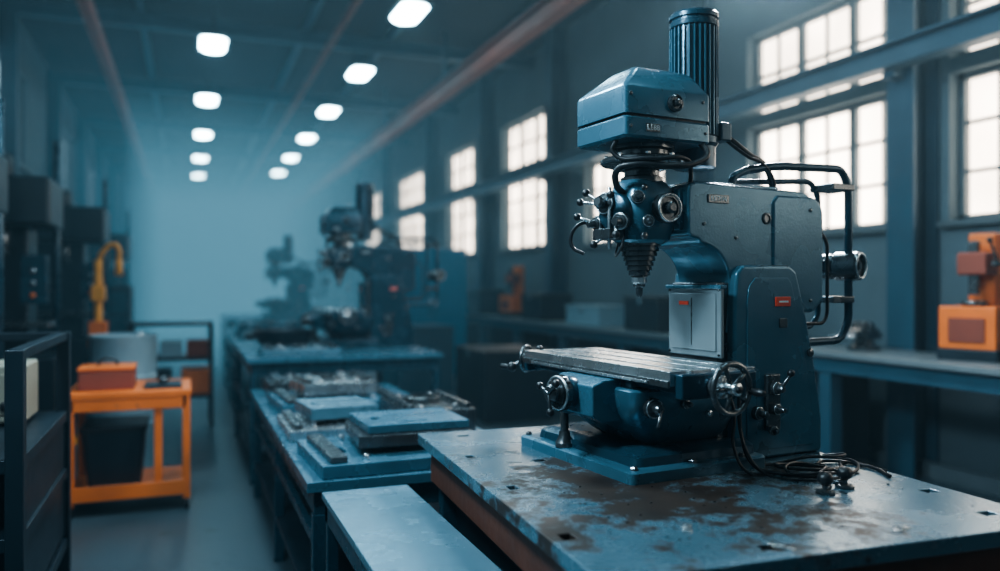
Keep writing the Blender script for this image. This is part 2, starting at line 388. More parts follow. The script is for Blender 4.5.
    for i, (q, e) in enumerate([((-.14, .0, .80), (-.165, .05, .835)), ((-.14, .0, .80), (-.15, -.06, .82)), ((-.13, .06, .745), (-.165, .10, .765)), ((-.12, -.04, .745), (-.145, -.08, .70)), ((-.14, .02, .80), (-.16, .09, .81)), ((-.12, .02, .70), (-.15, .03, .675))]):
        cyl(p, 'lever_%d' % i, q, e, .005, 'steel', seg=10); ball(p, 'lever_ball_%d' % i, e, .012, 'black')
    tube(p, 'quill_handle', [(-.12, .07, .75), (-.155, .11, .74), (-.17, .13, .70), (-.165, .125, .67), (-.14, .10, .65)], .006, 'black')
    tube(p, 'trip_wire', [(-.08, -.03, .70), (-.10, -.04, .66), (-.09, 0, .64), (-.06, .03, .68)], .003, 'black')
    # head cover (belt housing)
    loft(p, 'belt_housing_base', [(.983, -.14, .165, -.125, .125, .012), (.99, -.15, .172, -.132, .132, .014), (1.04, -.15, .172, -.132, .132, .014), (1.046, -.145, .168, -.128, .128, .014)], 'blue')
    loft(p, 'belt_housing_seam', [(1.045, -.141, .164, -.124, .124, .012), (1.053, -.141, .164, -.124, .124, .012)], 'black')
    loft(p, 'belt_housing', [(1.053, -.15, .172, -.132, .132, .014), (1.13, -.15, .172, -.132, .132, .014), (1.14, -.145, .168, -.128, .128, .014), (1.205, -.07, .15, -.07, .07, .015), (1.212, -.06, .14, -.06, .06, .015)], 'blue')
    lathe(p, 'housing_knob', [(.026, 0), (.026, .012), (.02, .016), (.02, .010), (.011, .010), (.011, .024), (.006, .027)], (.03, -.131, 1.095), (0, -1, 0), 'steel_d', 28)
    box(p, 'housing_label', (-.075, -.1345, 1.003), (-.025, -.131, 1.027), 'steel_d', .001)
    label_text(p, 'housing_label_text', 'LE88', (-.05, -.1352, 1.015), .023, 'white', (math.pi/2, 0, 0))
    for i, (x, z) in enumerate([(-.13, 1.015), (.15, 1.015), (.14, 1.11), (-.13, 1.11)]):
        cyl(p, 'housing_screw_%d' % i, (x, -.131, z), (x, -.135, z), .005, 'steel_d', seg=10)
    # motor
    mc = (.235, .02, 0)
    lathe(p, 'motor_body', [(.06, .93), (.070, .935), (.070, 1.0), (.078, 1.01), (.078, 1.03), (.070, 1.035), (.070, 1.385), (.079, 1.39), (.080, 1.405), (.074, 1.408), (.074, 1.414), (.080, 1.417), (.080, 1.43), (.074, 1.437), (.0, 1.44)], mc, (0, 0, 1), 'blue_d', 44)
    bm = bmesh.new()
    for i in range(28):
        a = 2*math.pi*i/28; r_ = bmesh.ops.create_cube(bm, size=1)
        for v in r_['verts']:
            x = .0745+v.co.x*.010; y = v.co.y*.0045
            v.co = Vector((mc[0]+x*math.cos(a)-y*math.sin(a), mc[1]+x*math.sin(a)+y*math.cos(a), 1.21+v.co.z*.35))
    finish(bm, 'motor_fins', p, 'blue', 0)
    box(p, 'motor_terminal_box', (.29, -.05, 1.02), (.335, .03, 1.08), 'blue_d', .006)
    # hoses
    tube(p, 'hose_a', [(.145, -.115, .99), (.15, -.14, .955), (.10, -.15, .92), (.0, -.145, .905), (-.09, -.10, .91), (-.12, -.05, .895), (-.105, -.03, .85), (-.07, -.02, .83)], .010, 'black')
    tube(p, 'hose_b', [(-.13, -.06, .985), (-.135, -.05, .95), (-.06, -.13, .925), (.06, -.145, .93), (.12, -.10, .90), (.13, -.08, .84)], .007, 'black')
    tube(p, 'hose_c', [(.33, -.01, 1.05), (.38, -.02, 1.02), (.45, -.01, .99), (.53, 0, .96), (.56, .0, .90), (.565, .0, .85)], .010, 'black')
    tube(p, 'hose_d', [(.32, -.03, 1.03), (.39, -.06, .975), (.47, -.05, .955), (.52, -.05, .90), (.52, -.05, .85)], .006, 'black')
    # rear pipes
    tube(p, 'pipe_outer', [(.34, -.04, .865), (.345, -.04, .905), (.40, -.04, .93), (.54, -.04, .955), (.86, -.04, .965), (.895, -.04, .90), (.895, -.04, .42), (.85, -.04, .355), (.58, -.04, .35)], .014, 'blue_d', smooth=False)
    tube(p, 'pipe_inner', [(.38, .03, .865), (.40, .03, .90), (.78, .03, .925), (.82, .03, .88), (.82, .03, .44), (.78, .03, .40), (.56, .03, .395)], .010, 'blue_d', smooth=False)
    tube(p, 'pipe_thin', [(.60, -.08, .74), (.70, -.08, .74), (.74, -.08, .70), (.74, -.08, .45), (.72, -.08, .42), (.56, -.08, .42)], .006, 'black', smooth=False)
    for i, z in enumerate((.90, .50)):
        box(p, 'pipe_clamp_%d' % i, (.80, -.055, z-.012), (.91, .05, z+.012), 'steel_d', .004)
    lathe(p, 'pump_motor', [(.035, 0), (.045, .005), (.047, .05), (.043, .055), (.043, .06), (.052, .065), (.052, .145), (.049, .15), (.038, .15), (.036, .143), (.012, .143), (.012, .15), (0, .15)], (.875, .07, .62), (.3, -1, 0), 'steel_d', 36)
    torus(p, 'pump_ring', (.918, -.075, .62), (.3, -1, 0), .044, .004, 'steel')
    box(p, 'pump_bracket', (.83, .0, .60), (.90, .08, .64), 'blue_d', .004)
    return E

def dup(E, loc, rz, s=1):
    n = bpy.data.objects.new(E.name.split('.')[0], None); COL.objects.link(n); n.location = loc; n.rotation_euler = (0, 0, rz); n.scale = (s, s, s)
    for c in E.children:
        k = c.copy(); COL.objects.link(k); k.parent = n
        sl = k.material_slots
        if len(sl) and sl[0].material in (M['blue'], M['blue_d'], M['blue_l'], M['panel']):  # copies get darker paint in place of shade, so they read as silhouettes
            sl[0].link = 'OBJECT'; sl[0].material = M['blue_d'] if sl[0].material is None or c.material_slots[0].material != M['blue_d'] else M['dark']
    return n

BT = 0.95
mill = build_mill((1.317, 2.168, BT), math.radians(5.67))
dup(mill, (1.30, 7.35, 0.951), math.radians(2), 1.04)
dup(mill, (1.45, 14.6, 0.951), math.radians(0), 1.0)

# ---------------------------------------------------------------- main workbench (turned 3 degrees about its far left corner)
wb = empty('workbench')
ang = math.radians(-3); A = Vector((.80, 2.88, 0))
wb.rotation_euler = (0, 0, ang); wb.location = A - Matrix.Rotation(ang, 3, 'Z') @ A
def slab(parent, name, x0, x1, y0, y1, z0, z1, holes, m, bevel=.003):
    xs = sorted(set([x0, x1]+[h[0] for h in holes]+[h[1] for h in holes]))
    ys = sorted(set([y0, y1]+[h[2] for h in holes]+[h[3] for h in holes]))
    bm = bmesh.new(); V = {}
    def v(i, j, k):
        if (i, j, k) not in V: V[(i, j, k)] = bm.verts.new((xs[i], ys[j], (z0, z1)[k]))
        return V[(i, j, k)]
    def solid(i, j):
        if i < 0 or j < 0 or i >= len(xs)-1 or j >= len(ys)-1: return False
        cx = (xs[i]+xs[i+1])/2; cy = (ys[j]+ys[j+1])/2
        return not any(h[0] < cx < h[1] and h[2] < cy < h[3] for h in holes)
    for i in range(len(xs)-1):
        for j in range(len(ys)-1):
            if not solid(i, j): continue
            bm.faces.new([v(i, j, 1), v(i+1, j, 1), v(i+1, j+1, 1), v(i, j+1, 1)])
            bm.faces.new([v(i, j, 0), v(i, j+1, 0), v(i+1, j+1, 0), v(i+1, j, 0)])
            for di, dj, a, b in ((-1, 0, (i, j), (i, j+1)), (1, 0, (i+1, j), (i+1, j+1)), (0, -1, (i, j), (i+1, j)), (0, 1, (i, j+1), (i+1, j+1))):
                if not solid(i+di, j+dj): bm.faces.new([v(*a, 0), v(*b, 0), v(*b, 1), v(*a, 1)])
    return finish(bm, name, parent, m, bevel)
holes = [(1.045, 1.085, 2.30, 2.325), (.86, .885, 2.00, 2.04), (.83, .86, 1.56, 1.60), (.93, .97, 2.77, 2.795), (.86, .885, 2.42, 2.45), (1.90, 1.94, 1.62, 1.65), (1.86, 1.90, 1.41, 1.44), (1.2, 1.24, 1.37, 1.395)]
slab(wb, 'bench_top', .80, 1.99, 1.31, 2.88, .912, .95, holes, 'bench')
box(wb, 'support_board', (.84, 1.35, .78), (1.94, 2.84, .911), 'wood', .005)
box(wb, 'cabinet_body', (.92, 1.42, .05), (1.88, 2.80, .779), 'dark', .005)
for i, (x, y) in enumerate([(.90, 1.40), (1.90, 1.40), (.90, 2.81), (1.90, 2.81)]):
    box(wb, 'leg_%d' % i, (x-.03, y-.03, 0), (x+.03, y+.03, .78), 'blue_d', .004)

# lower side bench near camera
sb = empty('side_bench')
slab(sb, 'bench_top', .45, .765, 1.0, 2.90, .735, .76, [], 'blue_l')
box(sb, 'rail_left', (.46, 1.02, .66), (.48, 2.88, .734), 'blue_d')
box(sb, 'rail_far', (.46, 2.85, .66), (.755, 2.88, .734), 'blue_d')
for i, (x, y) in enumerate([(.48, 1.05), (.48, 2.85), (.735, 1.05), (.735, 2.85)]):
    box(sb, 'leg_%d' % i, (x-.02, y-.02, 0), (x+.02, y+.02, .734), 'blue_d')

# cables, knobs, nuts on bench
z = BT+.006
def cable(name, pts, r=.005): return tube(None, name, pts, r, 'black')
cable('power_cable', [(1.60, 2.04, 1.24), (1.565, 2.0, 1.18), (1.55, 1.97, 1.05), (1.565, 1.93, z+.01), (1.60, 1.86, z), (1.69, 1.80, z), (1.76, 1.86, z), (1.70, 1.93, z+.004), (1.62, 1.90, z+.012), (1.66, 1.84, z+.012), (1.80, 1.84, z+.002), (1.89, 1.90, z), (1.91, 1.83, z), (1.87, 1.72, z)], .0055)
cable('power_cable', [(1.53, 2.02, 1.20), (1.52, 1.965, 1.12), (1.50, 1.94, 1.02), (1.52, 1.90, z), (1.62, 1.80, z), (1.74, 1.83, z+.012), (1.79, 1.92, z), (1.85, 1.94, z), (1.90, 1.88, z), (1.91, 1.77, z)], .0045)
cable('power_cable', [(1.56, 1.99, 1.15), (1.545, 1.955, 1.03), (1.56, 1.88, z), (1.60, 1.78, z), (1.70, 1.755, z), (1.77, 1.80, z), (1.73, 1.87, z+.012), (1.64, 1.87, z+.022), (1.60, 1.82, z+.012), (1.68, 1.78, z+.012), (1.82, 1.80, z), (1.88, 1.86, z+.012), (1.86, 1.94, z+.01), (1.78, 1.97, z+.01), (1.72, 1.96, z)], .0045)
cable('power_cable', [(1.58, 1.96, z), (1.66, 1.965, z), (1.76, 1.93, z+.02), (1.86, 1.90, z+.022), (1.925, 1.96, z+.012), (1.90, 2.01, z)], .004)
def drop_knob(loc, tilt):
    e = empty('machine_knob', loc, tilt)
    lathe(e, 'stem', [(.012, 0), (.012, .006), (.008, .010), (.008, .022), (.013, .026)], (0, 0, 0), (0, 0, 1), 'steel_d', 20)
    ball(e, 'grip', (0, 0, .040), .021, 'black', (1, 1, .85))
    lathe(e, 'flange', [(.024, 0), (.026, .003), (.026, .007), (.02, .010)], (.0, 0, 0), (0, 0, 1), 'steel_d', 8)
    cyl(e, 'side_pin', (0, 0, .016), (.03, .0, .012), .006, 'steel_d', seg=12)
drop_knob((1.572, 1.655, BT), 0.4); drop_knob((1.667, 1.684, BT), 2.2); 
def wing(loc, rz):
    e = empty('wing_nut', loc, rz)
    lathe(e, 'hub', [(.010, 0), (.010, .006), (.006, .008)], (0, 0, 0), (0, 0, 1), 'steel', 6)
    prism(e, 'wings', [(-.03, -.006), (-.02, -.012), (0, -.006), (.02, -.012), (.03, -.004), (.03, .008), (.012, .006), (0, .014), (-.012, .006), (-.028, .01)], 0, .004, 'xy', 'steel', .001)
wing((1.50, 1.349, BT), .3); wing((1.053, 1.531, BT), 1.0); wing((1.161, 1.345, BT), 2.0)
chips = bmesh.new()
for i in range(90):
    x = random.uniform(.85, 1.85); y = random.uniform(1.4, 2.0); r_ = bmesh.ops.create_cube(chips, size=1); a = random.random()*6; s = random.uniform(.001, .0035)
    for v in r_['verts']:
        vx = v.co.x*s*2.2; vy = v.co.y*s
        v.co = Vector((x+vx*math.cos(a)-vy*math.sin(a), y+vx*math.sin(a)+vy*math.cos(a), BT+.0012+v.co.z*.002))
finish(chips, 'metal_chips', None, 'steel_d', 0, smooth=False)

# ---------------------------------------------------------------- middle benches
def bench(name, x0, x1, y0, y1, h, m='blue', shelf=True, th=.04):
    e = empty(name)
    slab(e, 'bench_top', x0, x1, y0, y1, h-th, h, [], m)
    box(e, 'apron', (x0+.03, y0+.03, h-th-.09), (x1-.03, y1-.03, h-th-.001), 'blue_d')
    n = max(2, int((y1-y0)/1.2)+1)
    for i in range(n):
        y = y0+.05+(y1-y0-.1)*i/(n-1)
        for k, x in enumerate((x0+.05, x1-.05)): box(e, 'leg_%d_%d' % (i, k), (x-.025, y-.025, 0), (x+.025, y+.025, h-th-.09), 'blue_d')
    if shelf: 
        box(e, 'lower_shelf', (x0+.03, y0+.03, .22), (x1-.03, y1-.03, .25), 'dark')
        box(e, 'mid_rail', (x0+.03, y0+.05, .50), (x0+.06, y1-.05, .54), 'blue_d')
    return e
bench('fixture_bench', .42, 1.42, 3.05, 5.95, .76)
def plate(x, y, zz, w, d, h, rz, m, raised=True):
    e = empty('fixture_plate', (x, y, zz), rz)
    slab(e, 'plate', -w/2, w/2, -d/2, d/2, 0, h, [(-w*.12, w*.12, -d*.35, -d*.28), (-w*.38, -w*.30, -d*.1, d*.1)], m, .004)
    if raised:
        box(e, 'rail_a', (-w*.45, -d*.45, h), (-w*.36, d*.45, h+.025), 'steel_d'); box(e, 'rail_b', (w*.36, -d*.45, h), (w*.45, d*.45, h+.025), 'steel_d')
        lathe(e, 'boss', [(d*.16, 0), (d*.16, .02), (d*.12, .025), (d*.12, .01), (0, .01)], (0, d*.1, h), (0, 0, 1), 'steel_d', 28)
        for i, (sx, sy) in enumerate([(-1, -1), (1, -1), (1, 1), (-1, 1)]): cyl(e, 'bolt_%d' % i, (sx*w*.25, sy*d*.38, h), (sx*w*.25, sy*d*.38, h+.02), .012, 'steel', seg=8)
plate(.84, 3.38, .761, .74, .58, .05, .04, 'blue')
plate(.90, 3.42, .838, .48, .42, .05, -.05, 'steel_d', False)
plate(.91, 3.44, .889, .44, .38, .035, .02, 'blue', False)
plate(.70, 4.15, .761, .50, .55, .05, .0, 'steel')
plate(1.18, 4.10, .761, .36, .6, .12, .0, 'steel_d')
plate(.72, 4.17, .838, .34, .36, .06, .1, 'blue_l', False)
plate(.85, 4.98, .761, .72, .62, .06, .05, 'blue')
plate(.84, 5.0, .848, .44, .40, .07, .1, 'steel')
plate(.85, 5.62, .761, .7, .42, .10, 0, 'steel_d')
bench('machine_bench', .42, 1.95, 6.25, 8.4, .95)
plate(.85, 6.6, .951, .6, .4, .05, 0, 'blue_l')
bench('fixture_bench', .50, 1.6, 9.2, 12.6, .85)
plate(1.0, 9.6, .851, .8, .6, .10, 0, 'steel_d'); plate(1.0, 11, .851, .8, .9, .15, 0, 'blue')
bench('machine_bench', .6, 2.2, 13.6, 16.6, .95)
ct = empty('coolant_basin', (.80, 7.25, .951))
lathe(ct, 'basin', [(.16, 0), (.22, .05), (.26, .15), (.27, .16), (.25, .16), (.21, .06), (.15, .02), (0, .02)], (0, 0, 0), (0, 0, 1), 'dark', 32)

# ---------------------------------------------------------------- left side
rk = empty('storage_rack')
for i, (x, y) in enumerate([(-1.45, 3.3), (-.57, 3.3), (-1.45, 4.5), (-.57, 4.5)]):
    box(rk, 'post_%d' % i, (x-.03, y-.03, 0), (x+.03, y+.03, 1.27), 'dark')
for i, zz in enumerate((.25, .60, .88)):
    box(rk, 'shelf_%d' % i, (-1.47, 3.28, zz-.05), (-.55, 4.52, zz), 'dark')
box(rk, 'top_rail', (-.60, 3.3, 1.23), (-.55, 4.5, 1.27), 'dark'); box(rk, 'top_rail_far', (-1.45, 4.48, 1.23), (-.55, 4.52, 1.27), 'dark')
box(rk, 'side_panel_a', (-.572, 3.3, .27), (-.562, 4.47, .82), 'dark'); box(rk, 'back_panel', (-1.45, 4.50, .25), (-.57, 4.512, .85), 'dark')
bb = empty('instrument_box', (-.82, 4.22, .881))
box(bb, 'case', (-.16, -.16, .012), (.16, .16, .27), 'beige', .015); box(bb, 'front_panel', (-.13, -.168, .05), (.13, -.158, .23), 'beige', .004)
for i in range(3): cyl(bb, 'dial_%d' % i, (-.08+.08*i, -.168, .09), (-.08+.08*i, -.185, .09), .02, 'black')
for i, (x, y) in enumerate([(-.12, -.12), (.12, -.12), (-.12, .12), (.12, .12)]): cyl(bb, 'foot_%d' % i, (x, y, 0), (x, y, .014), .015, 'black')
def pcrate(x, y, zz, h):
    bx = empty('parts_crate', (x, y, zz))
    slab(bx, 'floor', -.3, .3, -.25, .25, 0, .02, [], 'dark')
    for i, (a, b) in enumerate([((-.3, -.25), (.3, -.23)), ((-.3, .23), (.3, .25)), ((-.3, -.23), (-.28, .23)), ((.28, -.23), (.3, .23))]): box(bx, 'side_%d' % i, (*a, .02), (*b, h), 'dark')
pcrate(-.95, 3.9, .252, .28); pcrate(-.93, 4.1, .602, .2)

def tall_machine(name, x, y, w, d, h):
    e = empty(name, (x, y, 0))
    box(e, 'base', (-w/2, -d/2, 0), (w/2, d/2, .9), 'dark', .02)
    box(e, 'column', (-w/2+.02, -d*.1, .9), (w*.2, d/2, h-.45), 'dark', .02)
    box(e, 'head', (-w/2, -d/2, h-.5), (w/2-.03, d/2, h-.1), 'dark', .03)
    cyl(e, 'motor', (-w*.15, 0, h-.1), (-w*.15, 0, h+.12), w*.2, 'dark'); cyl(e, 'spindle', (0, -d*.25, h-.5), (0, -d*.25, h-.75), .04, 'steel_d')
    box(e, 'table', (-w*.45, -d*.55, 1.15), (w*.45, 0, 1.20), 'steel_d'); box(e, 'control_panel', (w*.2, -d*.55, 1.35), (w*.45, -d*.48, 1.75), 'blue_d', .01)
    for i in range(3): cyl(e, 'button_%d' % i, (w*.32, -d*.55, 1.42+.1*i), (w*.32, -d*.58, 1.42+.1*i), .02, 'orange' if i == 0 else 'steel')
    cyl(e, 'conduit', (w*.42, d*.3, .8), (w*.42, d*.3, h+.3), .03, 'blue_d')
    return e
tall_machine('drill_press', -1.55, 6.2, .8, .8, 2.5)
tall_machine('drill_press', -1.42, 7.9, .8, .8, 2.5)
tall_machine('drill_press', -1.30, 10.6, .9, .8, 2.5)
tall_machine('drill_press', -1.3, 14.0, 1.0, .8, 2.4)
cab = empty('tool_cabinet', (-1.2, 12.2, 0)); box(cab, 'body', (-.4, -.4, 0), (.5, .4, 1.5), 'dark', .02)
for i in range(4): box(cab, 'drawer_%d' % i, (-.36, -.415, .1+.34*i), (.46, -.40, .40+.34*i), 'blue_d', .01)

# orange cart
oc = empty('tool_cart')
X0, X1, Y0, Y1 = -.70, .0, 5.8, 6.45
for i, (x, y) in enumerate([(X0, Y0), (X1, Y0), (X0, Y1), (X1, Y1)]):
    box(oc, 'leg_%d' % i, (x-.025, y-.025, .07), (x+.025, y+.025, .76), 'orange'); cyl(oc, 'caster_%d' % i, (x-.015, y, .035), (x+.015, y, .035), .035, 'black')
slab(oc, 'top_tray', X0-.03, X1+.03, Y0-.03, Y1+.03, .76, .80, [], 'orange')
box(oc, 'top_apron', (X0, Y0-.025, .68), (X1, Y0-.015, .759), 'orange'); box(oc, 'top_apron_side', (X1+.015, Y0, .68), (X1+.025, Y1, .759), 'orange')
slab(oc, 'lower_shelf', X0-.02, X1+.02, Y0-.02, Y1+.02, .12, .15, [], 'orange')
box(oc, 'front_rail', (X0, Y0-.034, .10), (X1, Y0-.026, .20), 'orange'); box(oc, 'brace', (X1-.20, Y0-.01, .151), (X1-.15, Y0+.02, .759), 'orange')
bn = empty('storage_bin', (-.45, 6.1, .151)); loft(bn, 'tub', [(0, -.16, .16, -.2, .2, .04), (.38, -.19, .19, -.24, .24, .04)], 'dark'); loft(bn, 'lid', [(.38, -.20, .20, -.25, .25, .04), (.41, -.20, .20, -.25, .25, .04)], 'black')
ob = empty('orange_toolbox', (-.50, 6.08, .80)); box(ob, 'body', (-.17, -.15, 0), (.17, .15, .13), 'rust', .01); box(ob, 'lid', (-.175, -.155, .13), (.175, .155, .155), 'orange', .008); tube(ob, 'handle', [(-.06, 0, .155), (-.05, 0, .185), (.05, 0, .185), (.06, 0, .155)], .008, 'black')
tr = empty('small_tray', (-.15, 6.05, .80)); slab(tr, 'tray', -.12, .12, -.15, .15, 0, .02, [], 'dark'); ball(tr, 'vise_lump', (0, 0, .04), .035, 'steel_d')
dr = empty('oil_drum', (-.48, 7.2, 0)); lathe(dr, 'shell', [(.25, 0), (.255, .02), (.25, .04), (.25, .36), (.262, .38), (.25, .40), (.25, .74), (.262, .76), (.25, .78), (.25, 1.06), (.26, 1.08), (.26, 1.10), (.245, 1.10), (.245, 1.085), (0, 1.085)], (0, 0, 0), (0, 0, 1), 'drum', 40)
cyl(dr, 'bung', (.12, 0, 1.085), (.12, 0, 1.11), .03, 'steel')
yh = empty('yellow_hoist', (-.80, 8.7, 0)); cyl(yh, 'post', (0, 0, .03), (0, 0, 1.75), .038, 'yellow'); box(yh, 'foot', (-.2, -.2, 0), (.2, .2, .04), 'yellow')
tube(yh, 'jib', [(0, 0, 1.7), (.04, 0, 1.83), (.14, 0, 1.90), (.18, 0, 1.85), (.18, 0, 1.74)], .024, 'yellow'); cyl(yh, 'hook_block', (.18, 0, 1.6), (.18, 0, 1.75), .035, 'yellow')
box(yh, 'winch', (-.08, -.1, .9), (.08, .1, 1.15), 'orange', .01); box(yh, 'control_box', (-.06, -.08, 1.35), (.06, .08, 1.5), 'yellow', .01)
sh = empty('parts_shelf', (-.1, 9.4, 0))
for i, (x, y) in enumerate([(-.45, -.25), (.35, -.25), (-.45, .25), (.35, .25)]): box(sh, 'post_%d' % i, (x-.02, y-.02, 0), (x+.02, y+.02, 1.1), 'dark')
for i, zz in enumerate((.3, .7, 1.07)): box(sh, 'shelf_%d' % i, (-.47, -.27, zz), (.37, .27, zz+.03), 'dark')
for i in range(3): box(sh, 'bin_%d' % i, (-.42+.26*i, -.2, .73), (-.20+.26*i, .2, .90), ('orange', 'drum', 'rust')[i], .01)
for i in range(2): box(sh, 'box_%d' % i, (-.35+.4*i, -.2, .33), (-.05+.4*i, .2, .6), ('dark', 'orange')[i], .01)

# ---------------------------------------------------------------- right wall bench + objects
WB = 1.0
rb = empty('wall_workbench')
slab(rb, 'bench_top', 4.50, 5.20, 1.5, 22, WB-.04, WB, [], 'panel')
box(rb, 'apron', (4.54, 1.55, WB-.16), (5.18, 21.9, WB-.041), 'beam')
for i in range(14):
    y = 1.7+1.55*i
    box(rb, 'leg_%d' % i, (4.55, y-.06, 0), (4.67, y+.06, WB-.16), 'beam')
    if i % 2 == 0: box(rb, 'cupboard_%d' % i, (4.72, y+.15, .08), (5.16, y+1.4, WB-.18), 'dark', .01)
def arbor(x, y, rz=0, m='orange', s=1.0):
    e = empty('arbor_press', (x, y, WB), rz); e.scale = (s, s, s)
    box(e, 'base', (-.2, -.2, 0), (.2, .2, .08), 'dark', .01); box(e, 'plinth', (-.19, -.19, .08), (.19, .19, .38), m, .01); box(e, 'plinth_slot', (-.20, -.12, .13), (-.188, .12, .30), 'rust', .003)
    box(e, 'column', (.04, -.09, .38), (.17, .09, .90), m, .015); box(e, 'head', (-.12, -.10, .60), (.08, .10, .76), 'rust', .015)
    box(e, 'ram', (-.10, -.03, .46), (-.04, .03, .84), 'steel_d', .004); cyl(e, 'table', (-.07, 0, .38), (-.07, 0, .42), .08, 'steel_d')
    cyl(e, 'pinion', (-.02, -.14, .68), (-.02, .12, .68), .025, 'steel_d'); cyl(e, 'lever', (-.02, -.13, .68), (-.14, -.13, .84), .010, 'steel_d'); ball(e, 'lever_ball', (-.14, -.13, .84), .02, 'black')
    return e
arbor(4.98, 3.85, math.radians(15), 'orange', .95)
def vise(x, y, rz):
    e = empty('bench_vise', (x, y, WB), rz)
    lathe(e, 'swivel', [(.12, 0), (.12, .03), (.08, .05), (.07, .09)], (0, 0, 0), (0, 0, 1), 'steel_d', 28)
    prism(e, 'body', [(-.10, .08), (.16, .08), (.18, .12), (.10, .16), (.02, .22), (-.02, .22), (-.03, .16), (-.10, .14)], -.06, .06, 'xz', 'steel_d', .01)
    prism(e, 'moving_jaw', [(-.24, .10), (-.11, .10), (-.05, .22), (-.09, .22), (-.14, .17), (-.24, .15)], -.055, .055, 'xz', 'steel_d', .01)
    cyl(e, 'screw', (-.24, 0, .12), (-.36, 0, .12), .015, 'steel'); cyl(e, 'bar', (-.34, -.1, .12), (-.34, .1, .12), .008, 'steel')
vise(4.90, 4.75, 0.3); vise(4.90, 5.9, -.2)
def crate(name, x, y, z0, w, d, h, m):
    e = empty(name, (x, y, z0)); box(e, 'body', (-w/2, -d/2, 0), (w/2, d/2, h), m, .01); box(e, 'lid', (-w/2-.01, -d/2-.01, h), (w/2+.01, d/2+.01, h+.03), m, .006)
    box(e, 'latch', (-w/2-.02, -.03, h-.06), (-w/2, .03, h+.02), 'steel', .003); return e
crate('parts_box', 4.88, 7.6, WB, .5, .7, .35, 'dark'); crate('parts_box', 4.88, 9.0, WB, .5, .9, .22, 'drum'); crate('parts_box', 4.88, 10.6, WB, .5, .7, .35, 'dark')
arbor(4.9, 11.9, .2, 'orange', .9); crate('parts_box', 4.88, 13.2, WB, .5, .9, .4, 'dark'); crate('parts_box', 4.88, 15.2, WB, .55, 1.0, .3, 'rust')
crate('parts_box', 4.88, 17.5, WB, .55, 1.0, .45, 'dark')
bc = empty('blue_cabinet', (3.75, 13.0, 0)); box(bc, 'body', (-.5, -.4, 0), (.6, .4, 2.1), 'tealbox', .02); box(bc, 'door_a', (-.47, -.42, .1), (-.01, -.40, 2.0), 'tealbox', .01); box(bc, 'door_b', (.01, -.42, .1), (.57, -.40, 2.0), 'tealbox', .01)
cyl(bc, 'door_pull_a', (-.05, -.43, 1.0), (-.05, -.43, 1.3), .015, 'steel'); cyl(bc, 'door_pull_b', (.05, -.43, 1.0), (.05, -.43, 1.3), .015, 'steel')
tall_machine('drill_press', 3.2, 19.0, .9, .8, 2.0)
crate('floor_crate', 3.4, 8.6, 0, .8, 1.0, .75, 'dark'); crate('floor_crate', 3.1, 11.2, 0, .8, 1.0, .9, 'beam')

# ---------------------------------------------------------------- room shell
XL, XR, YN, YF, H = -2.35, 5.5, -3.0, 33.0, 5.5
box(None, 'floor', (XL-.3, YN-.3, -.2), (XR+.3, YF+.3, 0), 'floor', 0)
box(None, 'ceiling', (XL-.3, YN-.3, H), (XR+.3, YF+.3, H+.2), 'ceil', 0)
box(None, 'wall_back', (XL-.3, YF, 0), (XR+.3, YF+.3, H), 'wall', 0)
box(None, 'wall_front', (XL-.3, YN-.3, 0), (XR+.3, YN, H), 'wall', 0)
WR = [(-1.9, .1, 2.0, 3.14, 3.26, 4.1), (.45, 2.2, 2.0, 3.14, 3.26, 4.1), (2.6, 4.5, 2.0, 3.14, 3.26, 4.1), (4.92, 6.9, 2.0, 3.14, 3.26, 4.1), (8.5, 10.6, 2.1, 3.3, 3.42, 4.1), (11.95, 13.95, 2.15, 3.48, 3.62, 4.45), (15.1, 17.4, 2.15, 3.48, 3.62, 4.45), (19.0, 22.1, 2.15, 3.48, 3.62, 4.45), (23.6, 26.6, 2.15, 3.48, 3.62, 4.45), (28, 31, 2.15, 3.48, 3.62, 4.45)]
WL = [(-1.5, 1.5, 2.6, 4.5), (3, 6, 2.6, 4.5), (10.0, 14.6, 3.3, 4.75), (16.9, 20.4, 3.3, 4.75), (23, 27, 3.3, 4.75)]
def wall_with_holes(name, xa, xb, ops):
    bm = bmesh.new()
    def bxx(y0, y1, z0, z1):
        r_ = bmesh.ops.create_cube(bm, size=1)
        for v in r_['verts']: v.co = Vector(((xa+xb)/2+v.co.x*(xb-xa), (y0+y1)/2+v.co.y*(y1-y0), (z0+z1)/2+v.co.z*(z1-z0)))
    y = YN
    for o in ops:
        bxx(y, o[0], 0, H); zs = [0]+list(o[2:])+[H]
        for i in range(0, len(zs), 2): bxx(o[0], o[1], zs[i], zs[i+1])
        y = o[1]
    bxx(y, YF, 0, H)
    return finish(bm, name, None, 'wall', 0, smooth=False)
wall_with_holes('wall_right', XR, XR+.3, WR); wall_with_holes('wall_left', XL-.3, XL, WL)
M['skyl'] = emis_mat('window_dusk_glass', (0.62, 0.82, 0.9), 1.0, .3)
wn = 0
